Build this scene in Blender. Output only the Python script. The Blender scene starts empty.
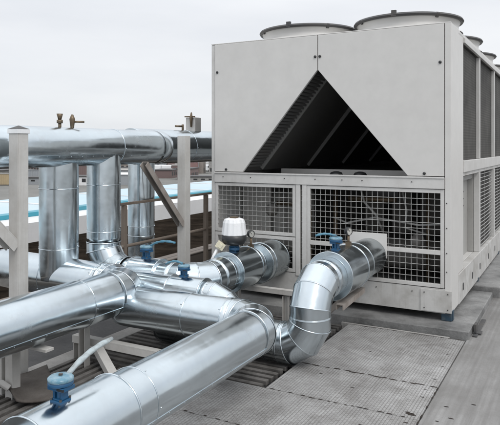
import bpy, bmesh, math, random
from mathutils import Vector, Matrix, noise
random.seed(7)
PI = math.pi
scene = bpy.context.scene
COL = scene.collection

# ------------------------------------------------------------------ helpers
class MB:
    """collects shapes in world coordinates, builds ONE mesh object"""
    def __init__(s): s.v = []; s.f = []; s.sm = []
    def add(s, vs, fs, smooth=False):
        b = len(s.v); s.v += [Vector(p) for p in vs]
        for f in fs: s.f.append([b+i for i in f]); s.sm.append(smooth)
        return s
    def box(s, x0, x1, y0, y1, z0, z1, M=None):
        vs = [Vector((x, y, z)) for z in (z0, z1) for y in (y0, y1) for x in (x0, x1)]
        if M is not None: vs = [M @ v for v in vs]
        return s.add(vs, [(0,2,3,1),(4,5,7,6),(0,1,5,4),(2,6,7,3),(0,4,6,2),(1,3,7,5)])
    def bar(s, p0, p1, w, h, up=(0,0,1)):
        """rectangular bar between two points"""
        p0 = Vector(p0); p1 = Vector(p1); t = (p1-p0).normalized(); up = Vector(up)
        if abs(t.dot(up)) > .98: up = Vector((0,1,0))
        a = t.cross(up).normalized(); b = a.cross(t).normalized()
        vs = []
        for p in (p0, p1):
            for i, j in ((-1,-1),(1,-1),(1,1),(-1,1)): vs.append(p + a*i*w/2 + b*j*h/2)
        return s.add(vs, [(0,1,2,3),(7,6,5,4),(0,4,5,1),(1,5,6,2),(2,6,7,3),(3,7,4,0)])
    def sweep(s, pts, rads, n=24, caps=True, smooth=True, wob=0.0, seed=0.0, up=None):
        pts = [Vector(p) for p in pts]; m = len(pts)
        if not hasattr(rads, '__len__'): rads = [rads]*m
        tan = []
        for i in range(m):
            a = pts[max(i-1,0)]; b = pts[min(i+1,m-1)]
            d = (b-a); tan.append(d.normalized() if d.length > 1e-9 else Vector((0,0,1)))
        u = Vector(up) if up else (Vector((0,0,1)) if abs(tan[0].z) < .9 else Vector((0,1,0)))
        vs = []
        for i in range(m):
            t = tan[i]; u = (u - t*u.dot(t)).normalized(); w = t.cross(u)
            for k in range(n):
                a = 2*PI*k/n; dr = u*math.cos(a)+w*math.sin(a); r = rads[i]
                if wob:
                    q = pts[i]*3.2 + dr*1.1 + Vector((seed,0,0)); r += (wob*noise.noise(q) + wob*.5*noise.noise(q*3.1))*min(1, i/5, (m-1-i)/5)
                vs.append(pts[i] + dr*r)
        fs = []
        for i in range(m-1):
            for k in range(n):
                k2 = (k+1) % n; fs.append((i*n+k, i*n+k2, (i+1)*n+k2, (i+1)*n+k))
        s.add(vs, fs, smooth)
        if caps:
            b = len(s.v)-len(vs)
            s.f.append([b+k for k in range(n)][::-1]); s.sm.append(False)
            s.f.append([b+(m-1)*n+k for k in range(n)]); s.sm.append(False)
        return s
    def lathe(s, prof, org=(0,0,0), axis=(0,0,1), n=32, smooth=True, caps=False):
        org = Vector(org); ax = Vector(axis).normalized()
        u = Vector((1,0,0)) if abs(ax.x) < .9 else Vector((0,1,0))
        u = (u-ax*u.dot(ax)).normalized(); w = ax.cross(u); vs = []; fs = []
        for r, h in prof:
            for k in range(n):
                a = 2*PI*k/n; vs.append(org + ax*h + (u*math.cos(a)+w*math.sin(a))*r)
        for i in range(len(prof)-1):
            for k in range(n):
                k2 = (k+1) % n; fs.append((i*n+k, i*n+k2, (i+1)*n+k2, (i+1)*n+k))
        s.add(vs, fs, smooth)
        if caps:
            b = len(s.v)-len(vs)
            s.f.append([b+k for k in range(n)][::-1]); s.sm.append(False)
            s.f.append([b+(len(prof)-1)*n+k for k in range(n)]); s.sm.append(False)
        return s
    def ring(s, c, axis, R, r, n=48, m=8):
        prof = [(R+r*math.cos(2*PI*j/m), r*math.sin(2*PI*j/m)) for j in range(m+1)]
        return s.lathe(prof, c, axis, n)
    def quad(s, a, b, c, d): return s.add([a,b,c,d], [(0,1,2,3)])
    def build(s, name, mat, parent=None, bevel=0, org=None):
        o_ = Vector(org) if org is not None else (base_of(parent) if parent else Vector((0,0,0)))
        me = bpy.data.meshes.new(name)
        me.from_pydata([tuple(v-o_) for v in s.v], [], s.f)
        for p, q in zip(me.polygons, s.sm): p.use_smooth = q
        me.validate(); me.update()
        bm = bmesh.new(); bm.from_mesh(me); bmesh.ops.recalc_face_normals(bm, faces=bm.faces); bm.to_mesh(me); bm.free()
        o = bpy.data.objects.new(name, me); COL.objects.link(o)
        if mat: me.materials.append(mat)
        if parent: o.parent = parent
        else: o.location = o_
        if bevel:
            md = o.modifiers.new('Bevel', 'BEVEL'); md.width = bevel; md.segments = 2; md.limit_method = 'ANGLE'; md.angle_limit = math.radians(40)
        return o
def base_of(o):
    v = Vector(o.location)
    while o.parent: o = o.parent; v += Vector(o.location)
    return v
def thing(name, label, cat, loc=(0,0,0), group=None):
    o = bpy.data.objects.new(name, None); COL.objects.link(o); o.location = loc; o.empty_display_size = .1
    o['label'] = label; o['category'] = cat
    if group: o['group'] = group
    return o
def tag(o, label, cat, group=None):
    o['label'] = label; o['category'] = cat
    if group: o['group'] = group
    return o
def struct(o): o['kind'] = 'structure'; return o
def copy_tree(o, parent=None):
    c = o.copy(); COL.objects.link(c)
    if parent: c.parent = parent
    for ch in list(o.children): copy_tree(ch, c)
    return c

# ------------------------------------------------------------------ materials
class NT:
    def __init__(s, name):
        s.m = bpy.data.materials.new(name); s.m.use_nodes = True
        s.t = s.m.node_tree; s.n = s.t.nodes; s.l = s.t.links
        s.b = s.n['Principled BSDF']
        s.tc = s.n.new('ShaderNodeTexCoord')
        g = s.n.new('ShaderNodeNewGeometry'); s.geo = g
    def link(s, a, b): s.l.new(a, b)
    def vec(s, scale=(1,1,1), rot=(0,0,0), world=True):
        mp = s.n.new('ShaderNodeMapping'); mp.inputs['Scale'].default_value = scale; mp.inputs['Rotation'].default_value = rot
        s.link(s.geo.outputs['Position'] if world else s.tc.outputs['Object'], mp.inputs['Vector']); return mp.outputs[0]
    def noise(s, sc, det=4, rough=.55, scale=(1,1,1), dist=0, world=True):
        t = s.n.new('ShaderNodeTexNoise'); t.inputs['Scale'].default_value = sc; t.inputs['Detail'].default_value = det
        t.inputs['Roughness'].default_value = rough; t.inputs['Distortion'].default_value = dist
        s.link(s.vec(scale, world=world), t.inputs['Vector']); return t.outputs['Fac']
    def ramp(s, fac, stops):
        r = s.n.new('ShaderNodeValToRGB'); e = r.color_ramp.elements
        while len(e) < len(stops): e.new(.5)
        for q, (p, c) in zip(e, stops):
            q.position = p; q.color = (c[0],c[1],c[2],1) if hasattr(c,'__len__') else (c,c,c,1)
        s.link(fac, r.inputs[0]); return r.outputs[0]
    def mix(s, fac, a, b, mode='MIX'):
        m = s.n.new('ShaderNodeMix'); m.data_type = 'RGBA'; m.blend_type = mode
        for i, x in ((0, fac), (6, a), (7, b)):
            if hasattr(x, 'links'): s.link(x, m.inputs[i])
            elif i == 0: m.inputs[0].default_value = x
            else: m.inputs[i].default_value = (x[0],x[1],x[2],1) if hasattr(x,'__len__') else (x,x,x,1)
        return m.outputs[2]
    def math(s, op, a, b=0.0):
        m = s.n.new('ShaderNodeMath'); m.operation = op
        for i, x in ((0,a),(1,b)):
            if hasattr(x,'links'): s.link(x, m.inputs[i])
            else: m.inputs[i].default_value = x
        return m.outputs[0]
    def col(s, x):
        if hasattr(x,'links'): s.link(x, s.b.inputs['Base Color'])
        else: s.b.inputs['Base Color'].default_value = (*x,1)
    def rough(s, x):
        if hasattr(x,'links'): s.link(x, s.b.inputs['Roughness'])
        else: s.b.inputs['Roughness'].default_value = x
    def bump(s, h, strength=.3, dist=.01):
        b = s.n.new('ShaderNodeBump'); b.inputs['Strength'].default_value = strength; b.inputs['Distance'].default_value = dist
        s.link(h, b.inputs['Height']); s.link(b.outputs[0], s.b.inputs['Normal'])

def mat_paint(name, c, rough=.5, dirt=.12, scale=3.0, metal=0, spec=.5, grime=(.16,.14,.11), streak=False):
    n = NT(name); a = n.noise(scale, 6, .6); b = n.noise(scale*9, 4, .6)
    f = n.math('MULTIPLY', n.ramp(a, [(.42,0),(.75,1)]), dirt)
    base = n.mix(n.ramp(b, [(.3,0),(.7,1)]), tuple(x*.96 for x in c), tuple(min(1,x*1.03) for x in c))
    out = n.mix(f, base, grime)
    if streak:
        s2 = n.noise(14, 5, .7, scale=(1,1,.06)); out = n.mix(n.math('MULTIPLY', n.ramp(s2, [(.55,0),(.8,1)]), dirt*.9), out, grime)
    n.col(out); n.rough(n.math('ADD', n.math('MULTIPLY', a, .2), rough-.1)); n.b.inputs['Metallic'].default_value = metal
    n.b.inputs['Specular IOR Level'].default_value = spec
    n.bump(b, .06, .003); return n.m

def mat_pipe(name, base=.72, rough=.2, tint=(.90,1.0,1.06)):
    n = NT(name)
    sp = n.n.new('ShaderNodeTexVoronoi'); sp.inputs['Scale'].default_value = 34; n.link(n.vec(), sp.inputs['Vector'])
    sg = n.n.new('ShaderNodeSeparateColor'); n.link(sp.outputs['Color'], sg.inputs[0])
    a = n.noise(2.0, 4, .5); b = n.noise(6, 4, .55); sm = n.noise(9, 5, .55)
    v = n.mix(n.ramp(a, [(.3,0),(.7,1)]), tuple(base*.88*t for t in tint), tuple(min(1,base*1.1*t) for t in tint))
    v = n.mix(n.math('MULTIPLY', sg.outputs[0], .08), v, (base*.7,)*3)
    v = n.mix(n.math('MULTIPLY', n.ramp(sm, [(.58,0),(.74,1)]), .22), v, (.50,.49,.47))
    n.col(v)
    r = n.math('ADD', n.math('MULTIPLY', n.ramp(b, [(.3,0),(.75,1)]), .10), rough-.05)
    r = n.math('ADD', r, n.math('MULTIPLY', n.ramp(sm, [(.55,0),(.72,1)]), .12))
    n.rough(n.math('ADD', r, n.math('MULTIPLY', sg.outputs[1], .03)))
    n.b.inputs['Metallic'].default_value = 1
    n.bump(n.noise(3.0, 3, .5), .26, .014); return n.m

M = {}
M['pipe'] = mat_pipe('galvanised_cladding', .64, .19)
M['pipe_dull'] = mat_pipe('galvanised_cladding_dull', .47, .24, (.91,1,1.04))
M['panel'] = mat_paint('light_grey_panel', (.61,.60,.58), .42, .03, .8)
M['panel_rail'] = mat_paint('light_grey_rail', (.58,.573,.557), .45, .2, 4, streak=True)
M['base_rail'] = mat_paint('grey_base_rail', (.55,.545,.53), .5, .6, 5, grime=(.2,.18,.15), streak=True)
M['wire'] = mat_paint('galvanised_wire', (.38,.38,.37), .4, .15, 9, metal=.2)
M['post'] = mat_paint('weathered_zinc_post', (.53,.52,.50), .6, .35, 5, metal=.0, grime=(.25,.22,.18), streak=True)
M['brace'] = mat_paint('rusty_brown_steel', (.19,.155,.125), .75, .5, 6, grime=(.09,.06,.04), streak=True)
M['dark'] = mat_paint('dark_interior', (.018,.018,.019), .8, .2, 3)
M['darkgrey'] = mat_paint('dark_grey_steel', (.06,.06,.062), .55, .3, 5)
M['footblue'] = mat_paint('dark_blue_rubber', (.02,.05,.08), .6, .4, 20)
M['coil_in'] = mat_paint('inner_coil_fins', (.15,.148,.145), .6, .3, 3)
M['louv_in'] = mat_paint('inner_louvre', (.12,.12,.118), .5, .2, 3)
M['evap'] = mat_paint('insulated_drum', (.22,.21,.20), .7, .5, 6)
M['bracegrey'] = mat_paint('weathered_steel', (.30,.27,.245), .65, .6, 7, grime=(.12,.09,.07), streak=True)
M['dial'] = mat_paint('weathered_dial', (.5,.5,.47), .4, .4, 30)
M['greenf'] = mat_paint('faded_green_paint', (.10,.22,.18), .6, .4, 8)
M['leverblue'] = mat_paint('blue_lever_paint', (.06,.20,.29), .4, .5, 30, grime=(.2,.3,.36))
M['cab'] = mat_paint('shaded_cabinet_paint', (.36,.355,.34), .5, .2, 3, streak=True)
M['coilframe'] = mat_paint('dull_coil_frame', (.36,.36,.35), .5, .2, 5)
M['blue'] = mat_paint('blue_valve_paint', (.012,.085,.19), .4, .25, 30, grime=(.05,.07,.09))
M['palblue'] = mat_paint('faded_blue_sky_sheen', (.10,.23,.31), .22, .7, 30, grime=(.38,.46,.50))  # faded blue; whitish sky reflection on the cap painted in as pale blotches
M['lever'] = mat_paint('faded_lever_paint', (.36,.42,.44), .5, .75, 34, grime=(.13,.11,.09))
M['white'] = mat_paint('white_plastic', (.80,.81,.82), .4, .06, 12)
M['cream'] = mat_paint('cream_plastic', (.66,.62,.48), .5, .15, 15)
M['black'] = mat_paint('black_plastic', (.02,.022,.025), .4, .1, 10)
M['brass'] = mat_paint('brown_brass', (.16,.12,.08), .45, .3, 20, metal=.6)
M['seam'] = mat_pipe('bright_seam_bead', .8, .25)
M['floor_in'] = mat_paint('tray_grey', (.30,.30,.29), .5, .4, 3)
M['dark_slat'] = mat_paint('louvre_slat', (.22,.22,.215), .5, .3, 6)

def mat_coil():
    n = NT('coil_fins'); w = n.n.new('ShaderNodeTexWave'); w.wave_type = 'BANDS'; w.bands_direction = 'Y'
    w.inputs['Scale'].default_value = 28; w.inputs['Distortion'].default_value = .6; n.link(n.vec(), w.inputs['Vector'])
    z = n.n.new('ShaderNodeTexWave'); z.bands_direction = 'Z'; z.inputs['Scale'].default_value = 12; n.link(n.vec(), z.inputs['Vector'])
    a = n.noise(2.5, 5, .6)
    c = n.mix(n.ramp(a, [(.3,0),(.7,1)]), (.075,.072,.068), (.16,.155,.145))
    c = n.mix(n.math('MULTIPLY', w.outputs['Fac'], .35), c, (.03,.03,.03)); c = n.mix(n.math('MULTIPLY', z.outputs['Fac'], .35), c, (.035,.035,.035))
    n.col(c); n.rough(.7); n.b.inputs['Specular IOR Level'].default_value = .15; n.bump(w.outputs['Fac'], .5, .01); return n.m
M['coil'] = mat_coil()

def mat_mat():
    n = NT('perforated_walkway_mat')
    br = n.n.new('ShaderNodeTexBrick'); n.link(n.vec((1,1,1), (0,0,PI/2)), br.inputs['Vector'])
    br.inputs['Scale'].default_value = 1; br.inputs['Brick Width'].default_value = .031; br.inputs['Row Height'].default_value = .018
    br.inputs['Mortar Size'].default_value = .0026; br.inputs['Mortar Smooth'].default_value = 1; br.offset = .5
    w = n.n.new('ShaderNodeTexWave'); w.bands_direction = 'X'; w.inputs['Scale'].default_value = 15.3; w.inputs['Distortion'].default_value = .25; n.link(n.vec(), w.inputs['Vector'])
    a = n.noise(1.5, 8, .68, dist=.5); b = n.noise(7, 7, .72); c = n.noise(60, 3, .75); d = n.noise(2.7, 8, .7, dist=.8, scale=(1,.5,1))
    base = n.ramp(a, [(.30,(.225,.22,.215)),(.5,(.34,.338,.333)),(.70,(.46,.46,.46))])
    base = n.mix(n.ramp(b, [(.46,0),(.72,.75)]), base, (.165,.156,.148))
    base = n.mix(n.ramp(d, [(.55,0),(.70,.65)]), base, (.13,.12,.112))
    pat = n.mix(br.outputs['Fac'], (1,1,1), (.5,.48,.46))
    base = n.mix(n.ramp(n.noise(3.1, 5, .6), [(.35,.45),(.65,.9)]), base, pat, 'MULTIPLY'); base = n.mix(n.math('MULTIPLY', w.outputs['Fac'], .16), base, (.12,.11,.105))
    base = n.mix(n.math('MULTIPLY', n.ramp(c,[(.52,0),(.8,1)]), .55), base, (.08,.07,.065))
    n.col(base); n.rough(n.math('ADD', n.math('MULTIPLY', a, .3), .38)); n.b.inputs['Specular IOR Level'].default_value = .35
    n.bump(n.math('SUBTRACT', n.math('MULTIPLY', c, .3), br.outputs['Fac']), .6, .004); return n.m
M['mat'] = mat_mat()

def mat_path():
    n = NT('smooth_walkway_sheet')
    a = n.noise(5, 7, .65, scale=(2.6,.12,1)); b = n.noise(2.2, 7, .65); c = n.noise(55, 4, .7); d = n.noise(14, 6, .7, scale=(1,.5,1))
    base = n.ramp(a, [(.30,(.175,.172,.168)),(.5,(.25,.247,.243)),(.70,(.32,.318,.313))])
    base = n.mix(n.ramp(b, [(.42,0),(.7,.7)]), base, (.15,.145,.138))
    base = n.mix(n.ramp(d, [(.55,0),(.8,.6)]), base, (.19,.18,.17))
    base = n.mix(n.math('MULTIPLY', n.ramp(c,[(.5,0),(.8,1)]), .45), base, (.17,.16,.15))
    w = n.n.new('ShaderNodeTexWave'); w.bands_direction = 'X'; w.inputs['Scale'].default_value = 9; w.inputs['Distortion'].default_value = .5; n.link(n.vec(), w.inputs['Vector'])
    base = n.mix(n.math('MULTIPLY', w.outputs['Fac'], .16), base, (.12,.115,.11))
    n.col(base); n.rough(.62); n.b.inputs['Specular IOR Level'].default_value = .3; n.bump(n.math('ADD', c, n.math('MULTIPLY', a, 3)), .35, .004); return n.m
M['path'] = mat_path()

def mat_rough(name, c1, c2, sc=3, rough=.85, speck=.3, bump=.4):
    n = NT(name); a = n.noise(sc, 8, .65); c = n.noise(sc*22, 4, .7)
    base = n.mix(n.ramp(a, [(.3,0),(.7,1)]), c1, c2); base = n.mix(n.math('MULTIPLY', n.ramp(c,[(.45,0),(.8,1)]), speck), base, tuple(x*.4 for x in c1))
    n.col(base); n.rough(rough); n.b.inputs['Specular IOR Level'].default_value = .25; n.bump(c, bump, .006); return n.m
M['felt'] = mat_rough('roofing_felt', (.055,.055,.057), (.11,.11,.112), 2.2)
M['slat'] = mat_rough('weathered_slat', (.06,.056,.052), (.20,.19,.18), 7)
M['brown_hole'] = mat_rough('dirt_filled_hole', (.018,.014,.012), (.05,.04,.034), 12)
M['concrete'] = mat_rough('grey_concrete', (.22,.215,.205), (.36,.355,.345), 3.5)
M['plinthtop'] = mat_rough('membrane_on_plinth', (.095,.095,.094), (.34,.34,.335), 3, .5)
M['curb'] = mat_rough('roof_edge_strip', (.26,.25,.24), (.40,.39,.375), 4)
M['board'] = mat_rough('brown_worn_rubber', (.07,.06,.053), (.13,.118,.108), 6)
M['whiteroof'] = mat_rough('white_roof_sheet', (.60,.60,.60), (.75,.75,.75), .25, .6, .08, .1)
M['cyan'] = mat_paint('turquoise_fascia', (.04,.30,.40), .4, .25, .5)
M['paleblue'] = mat_paint('pale_blue_glazing', (.42,.58,.66), .35, .6, .25, grime=(.62,.66,.69))
M['darkroof'] = mat_rough('dark_rubble_roof', (.007,.006,.005), (.035,.028,.022), 1.6, 1.0)
M['darkroof'].node_tree.nodes['Principled BSDF'].inputs['Specular IOR Level'].default_value = 0
M['quay'] = mat_rough('far_ground', (.15,.15,.14), (.25,.25,.24), .03)
M['leaf'] = mat_rough('hazed_foliage', (.07,.085,.075), (.13,.145,.12), .4)  # leaf colour greyed and lightened to stand for distance haze
M['bark'] = mat_rough('bark', (.05,.04,.03), (.09,.07,.05), 2)
def mat_brick():
    n = NT('grey_brown_block_wall'); br = n.n.new('ShaderNodeTexBrick')
    n.link(n.vec((1,1,1), (PI/2, 0, PI/2)), br.inputs['Vector']); br.inputs['Scale'].default_value = 1
    br.inputs['Brick Width'].default_value = .14; br.inputs['Row Height'].default_value = .28; br.inputs['Mortar Size'].default_value = .008
    br.offset = 0
    br.inputs['Color1'].default_value = (.17,.145,.125,1); br.inputs['Color2'].default_value = (.23,.20,.175,1); br.inputs['Mortar'].default_value = (.07,.06,.05,1)
    n.col(br.outputs['Color']); n.rough(.85); n.bump(br.outputs['Fac'], -.3, .01); return n.m
M['brick'] = mat_brick()

# ------------------------------------------------------------------ setting
ZF = -.06
struct(MB().box(-4.1, 9, -8, 22, -.36, ZF).build('roof_surface', M['felt']))
m = MB(); m.box(-500, 500, -100, 3000, -8.4, -8)
struct(m.build('ground', M['quay']))
# long smooth walkway strip at the right
m = MB()
m.box(-.742, 6.0, -6, 14, ZF, -.004)
struct(m.build('path', M['path'], bevel=.004))
# perforated mats: every mat its own plate inside one walkway
def jag_plate(m, x0, x1, y0, y1, g=.0022):
    m.box(x0+g, x1-g, y0+g, y1-g, ZF, 0)
m = MB()
ys = [-.6, .4, 1.4, 2.22, 2.75, 3.25, 3.745, 4.745]
for a, b in zip(ys[:-1], ys[1:]):
    xl = -1.98 if b < 3.3 else -1.66
    jag_plate(m, xl, -.745, a, b)
struct(m.build('walkway', M['mat'], bevel=.002))
# slot-like connector holes along the mat joints (thin dark plates let into the joints)
m = MB()
def slot(x, y, lx, ly):
    k = 7; vs = []
    for i in range(k):
        a = 2*PI*i/k; vs.append((x+lx/2*math.cos(a)*random.uniform(.7,1.1), y+ly/2*math.sin(a)*random.uniform(.6,1.2), .0015))
    
    if x > -.742: vs = [(p[0], p[1], -.0022) for p in vs]
    m.add(vs, [tuple(range(k))])
for y in ys[1:]:
    x = -1.90 if y < 3.3 else -1.6
    while x < -.76:
        l = random.uniform(.02, .055); slot(x, y+random.uniform(-.006,.006), l*(1.5 if y > 3.6 else 1), random.uniform(.008,.013)*(1.35 if y > 3.6 else 1)); x += random.uniform(.035,.085)
for a, b in zip(ys[:-1], ys[1:]):
    y = a + .05
    while y < b:
        if random.random() < .6 and y < 3.8: slot(-.743, y, .011, random.uniform(.03,.06))
        y += .07
    for k in range(4):
        if random.random() < .8: slot(-.80+random.uniform(-.01,.01), a+(b-a)*(k+.5)/4, random.uniform(.02,.035), .010)
for x, y in [(-1.30,4.18),(-1.45,3.62),(-1.2,3.5),(-1.0,3.05),(-.65,3.5),(-.60,3.36),(-.66,3.29),(-.52,3.6)]: slot(x, y, random.uniform(.02,.035), .010)
slot(-.80, 3.30, .06, .03); slot(-.82, 3.315, .03, .02)
struct(m.build('walkway_slots', M['brown_hole']))
# pale joint strip in front of the plinth
m = MB(); m.box(-1.72, -.86, 4.745, 4.765, ZF, .006)
struct(m.build('joint_strip', M['curb'], bevel=.002))
# slatted decks
m = MB()
x = -3.04
while x < -2.0:
    m.bar((x, -.6, -.018+random.uniform(-.003,.003)), (x, 3.10, -.018+random.uniform(-.003,.003)), .034, .03); x += .066
for y in (-.2, .8, 1.9, 2.9): m.box(-3.06, -2.0, y, y+.05, ZF, -.036)
struct(m.build('slatted_deck', M['slat'], bevel=.003))
m = MB(); y = 3.15
while y < 4.7:
    m.bar((-3.04, y, -.018+random.uniform(-.003,.003)), (-1.70, y, -.018+random.uniform(-.003,.003)), .036, .03); y += .07
for x in (-2.9, -2.3, -1.8): m.box(x, x+.05, 3.13, 4.74, ZF, -.036)
struct(m.build('slatted_deck', M['slat'], bevel=.003))
m = MB(); m.box(-3.20, -3.06, -4, 4.74, ZF, -.008)
struct(m.build('roof_edge_strip', M['curb'], bevel=.006))
# parapet of the building we stand on
o = MB().box(-4.32, -4.11, -8, 22, -8, .16).build('parapet_wall', M['brick'], bevel=.01); tag(o, 'low brown block parapet behind the brown railing', 'wall')
o = MB().box(-4.0, 9, 21.7, 22, -.06, .5).build('parapet_wall', M['brick'], bevel=.01); tag(o, 'low block parapet at the far end of the roof behind the chiller', 'wall')
struct(MB().box(-4.1, 9, -8, 22, -8, -.37).build('building_core', M['brick']))

# plinths
o = MB().box(-3.35, -.725, 4.79, 6.22, ZF, .054).build('concrete_plinth', M['plinthtop'], bevel=.005)
tag(o, 'grey membrane-covered plinth slab under the front of the chiller', 'plinth')
o = MB().box(-3.3, -.66, 6.26, 8.9, ZF, .10).build('concrete_plinth', M['plinthtop'], bevel=.012)
tag(o, 'second plinth slab further back under the chiller side', 'plinth')
m = MB(); m.box(-.715, -.695, 4.95, 5.03, 0, .075); m.box(-.715, -.66, 4.95, 5.03, 0.002, .012); m.box(-.715, -.68, 4.88, 5.4, 0.0, .006)
o = m.build('edge_bracket', M['darkgrey'], bevel=.002); tag(o, 'small dark steel bracket at the plinth corner on the walkway', 'bracket')

# ------------------------------------------------------------------ chiller
CX0, CX1, CY0, CY1 = -3.141, -.891, 5.0, 12.7
ZB, ZT = .115, 2.445
CH = thing('air_cooled_chiller', 'large light grey rooftop chiller with triangular opening and fans on top', 'chiller', ((CX0+CX1)/2, CY0, ZB))
XM = -2.03
# upper front panels with the triangular cut-out
def panel_poly(pts, y0, y1):
    m = MB(); n = len(pts)
    m.add([(x, y0, z) for x, z in pts] + [(x, y1, z) for x, z in pts],
          [tuple(range(n)), tuple(range(n, 2*n))[::-1]] + [(i, (i+1) % n, n+(i+1) % n, n+i) for i in range(n)])
    return m
zt = ZT - .006
panel_poly([(-3.098, 1.214), (-2.79, 1.214), (XM-.003, 2.132), (XM-.003, zt), (-3.098, zt)], 4.992, 5.02).build('front_panel', M['panel'], CH, .003)
panel_poly([(XM+.003, 2.132), (-1.235, 1.214), (-.944, 1.214), (-.944, zt), (XM+.003, zt)], 4.992, 5.02).build('front_panel', M['panel'], CH, .003)
# screws / latches on the panel
m = MB()
for x, z in ((XM-.022, 2.25), (XM+.022, 2.25), (-3.07, 2.17), (-.975, 2.13), (-2.97, 1.235), (-1.10, 1.235)):
    MB().lathe([(.012,0),(.012,.008),(.005,.011),(0.0005,.011)], (x, 4.992, z), (0,-1,0), 16).build('panel_latch', M['black'], CH)
# corner posts
MB().box(CX0, -3.102, 5.0, 5.07, .31, zt).build('corner_post', M['panel_rail'], CH, .004)
m = MB(); m.box(-.940, CX1, 4.996, 5.34, ZB+.005, ZT); m.box(-.955, CX1-.004, 5.345, 5.60, ZB+.26, ZT-.002)
m.build('corner_post', M['panel'], CH, .004)
MB().box(CX0, -3.10, 12.4, CY1, ZB, ZT).build('corner_post', M['panel'], CH, .004)
MB().box(-.94, CX1, 12.4, CY1, ZB, ZT).build('corner_post', M['panel'], CH, .004)
# horizontal rail below the triangle
m = MB(); m.box(-3.10, -.942, 4.985, 5.06, 1.112, 1.205); m.box(-3.10, -.942, 4.978, 4.99, 1.195, 1.209)
m.build('front_rail', M['panel_rail'], CH, .003)
# base rail front and sides
m = MB(); m.box(-3.141, -.935, 4.998, 5.06, ZB, .312)
m.build('base_rail', M['base_rail'], CH, .004)
m = MB(); m.box(-.955, -.887, 5.345, CY1, ZB+.002, .372); m.build('base_rail', M['base_rail'], CH, .004)
m = MB(); m.box(CX0, -3.08, 5.07, CY1, ZB, .372); m.build('base_rail', M['base_rail'], CH, .004)
MB().box(-1.13, -.885, 4.988, 4.9965, .125, .30).build('gusset_plate', M['base_rail'], CH, .001)
def bolt(x, y, z): MB().lathe([(.0048,0),(.0048,.005),(.0005,.0065)], (x, y, z), (0,-1,0), 12).build('bolt', M['darkgrey'], CH)
for x in (-1.10, -.915):
    for z in (.15, .275): bolt(x, 4.988, z)
for x in (-3.0,-2.7,-2.35,-2.05,-1.8,-1.62,-1.2): bolt(x, 4.985, 1.165)
for x in (-2.05,-1.5,-1.2): bolt(x, 4.998, .27)
for z in (.45,.6,.8,1.0): bolt(-.925, 4.996, z)
for y in (5.52, 6.05, 6.55, 7.2, 7.8, 8.5): MB().box(-.889, -.8845, y, y+.045, .20, .26).build('lifting_slot', M['black'], CH)
# centre posts and mesh panels
for a, b in ((-2.242, -2.200), (-2.178, -2.135)): MB().box(a, b, 4.99, 5.05, .29, 1.112).build('centre_post', M['panel_rail'], CH, .003)
def mesh_panel(x0, x1, z0, z1, midz=None, gapx=.0):
    fr = MB(); w = .03
    fr.box(x0, x0+w, 4.994, 5.02, z0, z1); fr.box(x1-w, x1, 4.994, 5.02, z0, z1)
    fr.box(x0+w, x1-w, 4.994, 5.02, z1-w, z1); fr.box(x0+w, x1-w, 4.994, 5.02, z0, z0+w)
    if midz: fr.box(x0+w, x1-w, 4.992, 5.02, midz-.018, midz+.018)
    f = fr.build('mesh_frame', M['panel_rail'], CH, .002)
    wr = MB(); nx = max(1, round((x1-x0-2*w)/.0475)); nz = round((z1-z0-2*w)/.0475)
    for i in range(1, nx): x = x0+w+(x1-x0-2*w)*i/nx; wr.sweep([(x, 5.006, z0+w), (x, 5.006, z1-w)], .0026, 6, False)
    for i in range(1, nz): z = z0+w+(z1-z0-2*w)*i/nz; wr.sweep([(x0+w, 5.0, z), (x1-w, 5.0, z)], .0026, 6, False, up=(0,0,1))
    wr.build('wire_mesh', M['wire'], f)
mesh_panel(-3.095, -2.245, .64, 1.108)
mesh_panel(-3.095, -2.245, .318, .632)
mesh_panel(-2.132, -.944, .318, 1.108, .60)
m = MB()
for i in range(1, 17): m.sweep([(-2.199, 5.02, .3+.0475*i), (-2.179, 5.02, .3+.0475*i)], .003, 6, False)
m.build('wire_mesh', M['wire'], CH)
# pipe entry plates
for (x0, x1, z0, z1) in ((-1.73, -1.405, .52, .725),): MB().box(x0, x1, 4.975, 4.991, z0, z1).build('pipe_entry_plate', M['panel'], CH, .002)
# A-shaped coil tunnel behind the triangle
def slab(p, q, y0, y1, t):
    (x0, z0), (x1, z1) = p, q; d = Vector((x1-x0, 0, z1-z0)).normalized(); nrm = Vector((-d.z, 0, d.x))*t
    P = [Vector((x0, y0, z0)), Vector((x1, y0, z1)), Vector((x1, y1, z1)), Vector((x0, y1, z0))]
    return MB().add(P + [v+nrm for v in P], [(0,1,2,3),(7,6,5,4),(0,4,5,1),(1,5,6,2),(2,6,7,3),(3,7,4,0)])
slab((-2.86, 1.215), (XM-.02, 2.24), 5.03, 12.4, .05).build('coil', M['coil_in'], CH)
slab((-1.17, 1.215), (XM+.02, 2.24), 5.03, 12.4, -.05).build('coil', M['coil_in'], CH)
for y in (5.45, 6.65, 7.85, 9.05, 10.25):
    for s_, xb in ((1, -2.83), (-1, -1.21)):
        MB().bar((xb, y, 1.24), (XM - s_*.03, y, 2.20), .05, .02, (0,1,0)).build('coil_frame', M['coilframe'], CH)
m = MB()
for i in range(30):
    t = i/30; x = -2.78 + t*.72; z = 1.27 + t*.87
    m.bar((x, 5.04, z), (x, 5.36, z), .012, .02)
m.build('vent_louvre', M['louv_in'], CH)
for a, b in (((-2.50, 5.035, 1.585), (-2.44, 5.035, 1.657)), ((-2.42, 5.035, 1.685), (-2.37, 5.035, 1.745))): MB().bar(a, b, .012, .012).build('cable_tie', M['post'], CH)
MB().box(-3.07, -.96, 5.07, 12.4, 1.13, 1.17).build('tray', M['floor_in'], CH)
MB().box(-2.75, -1.28, 5.75, 5.80, 1.172, 1.225).build('light_gap_bar', M['panel'], CH, .003)  # pale bar standing in for the bright light gap deep in the tunnel
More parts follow.
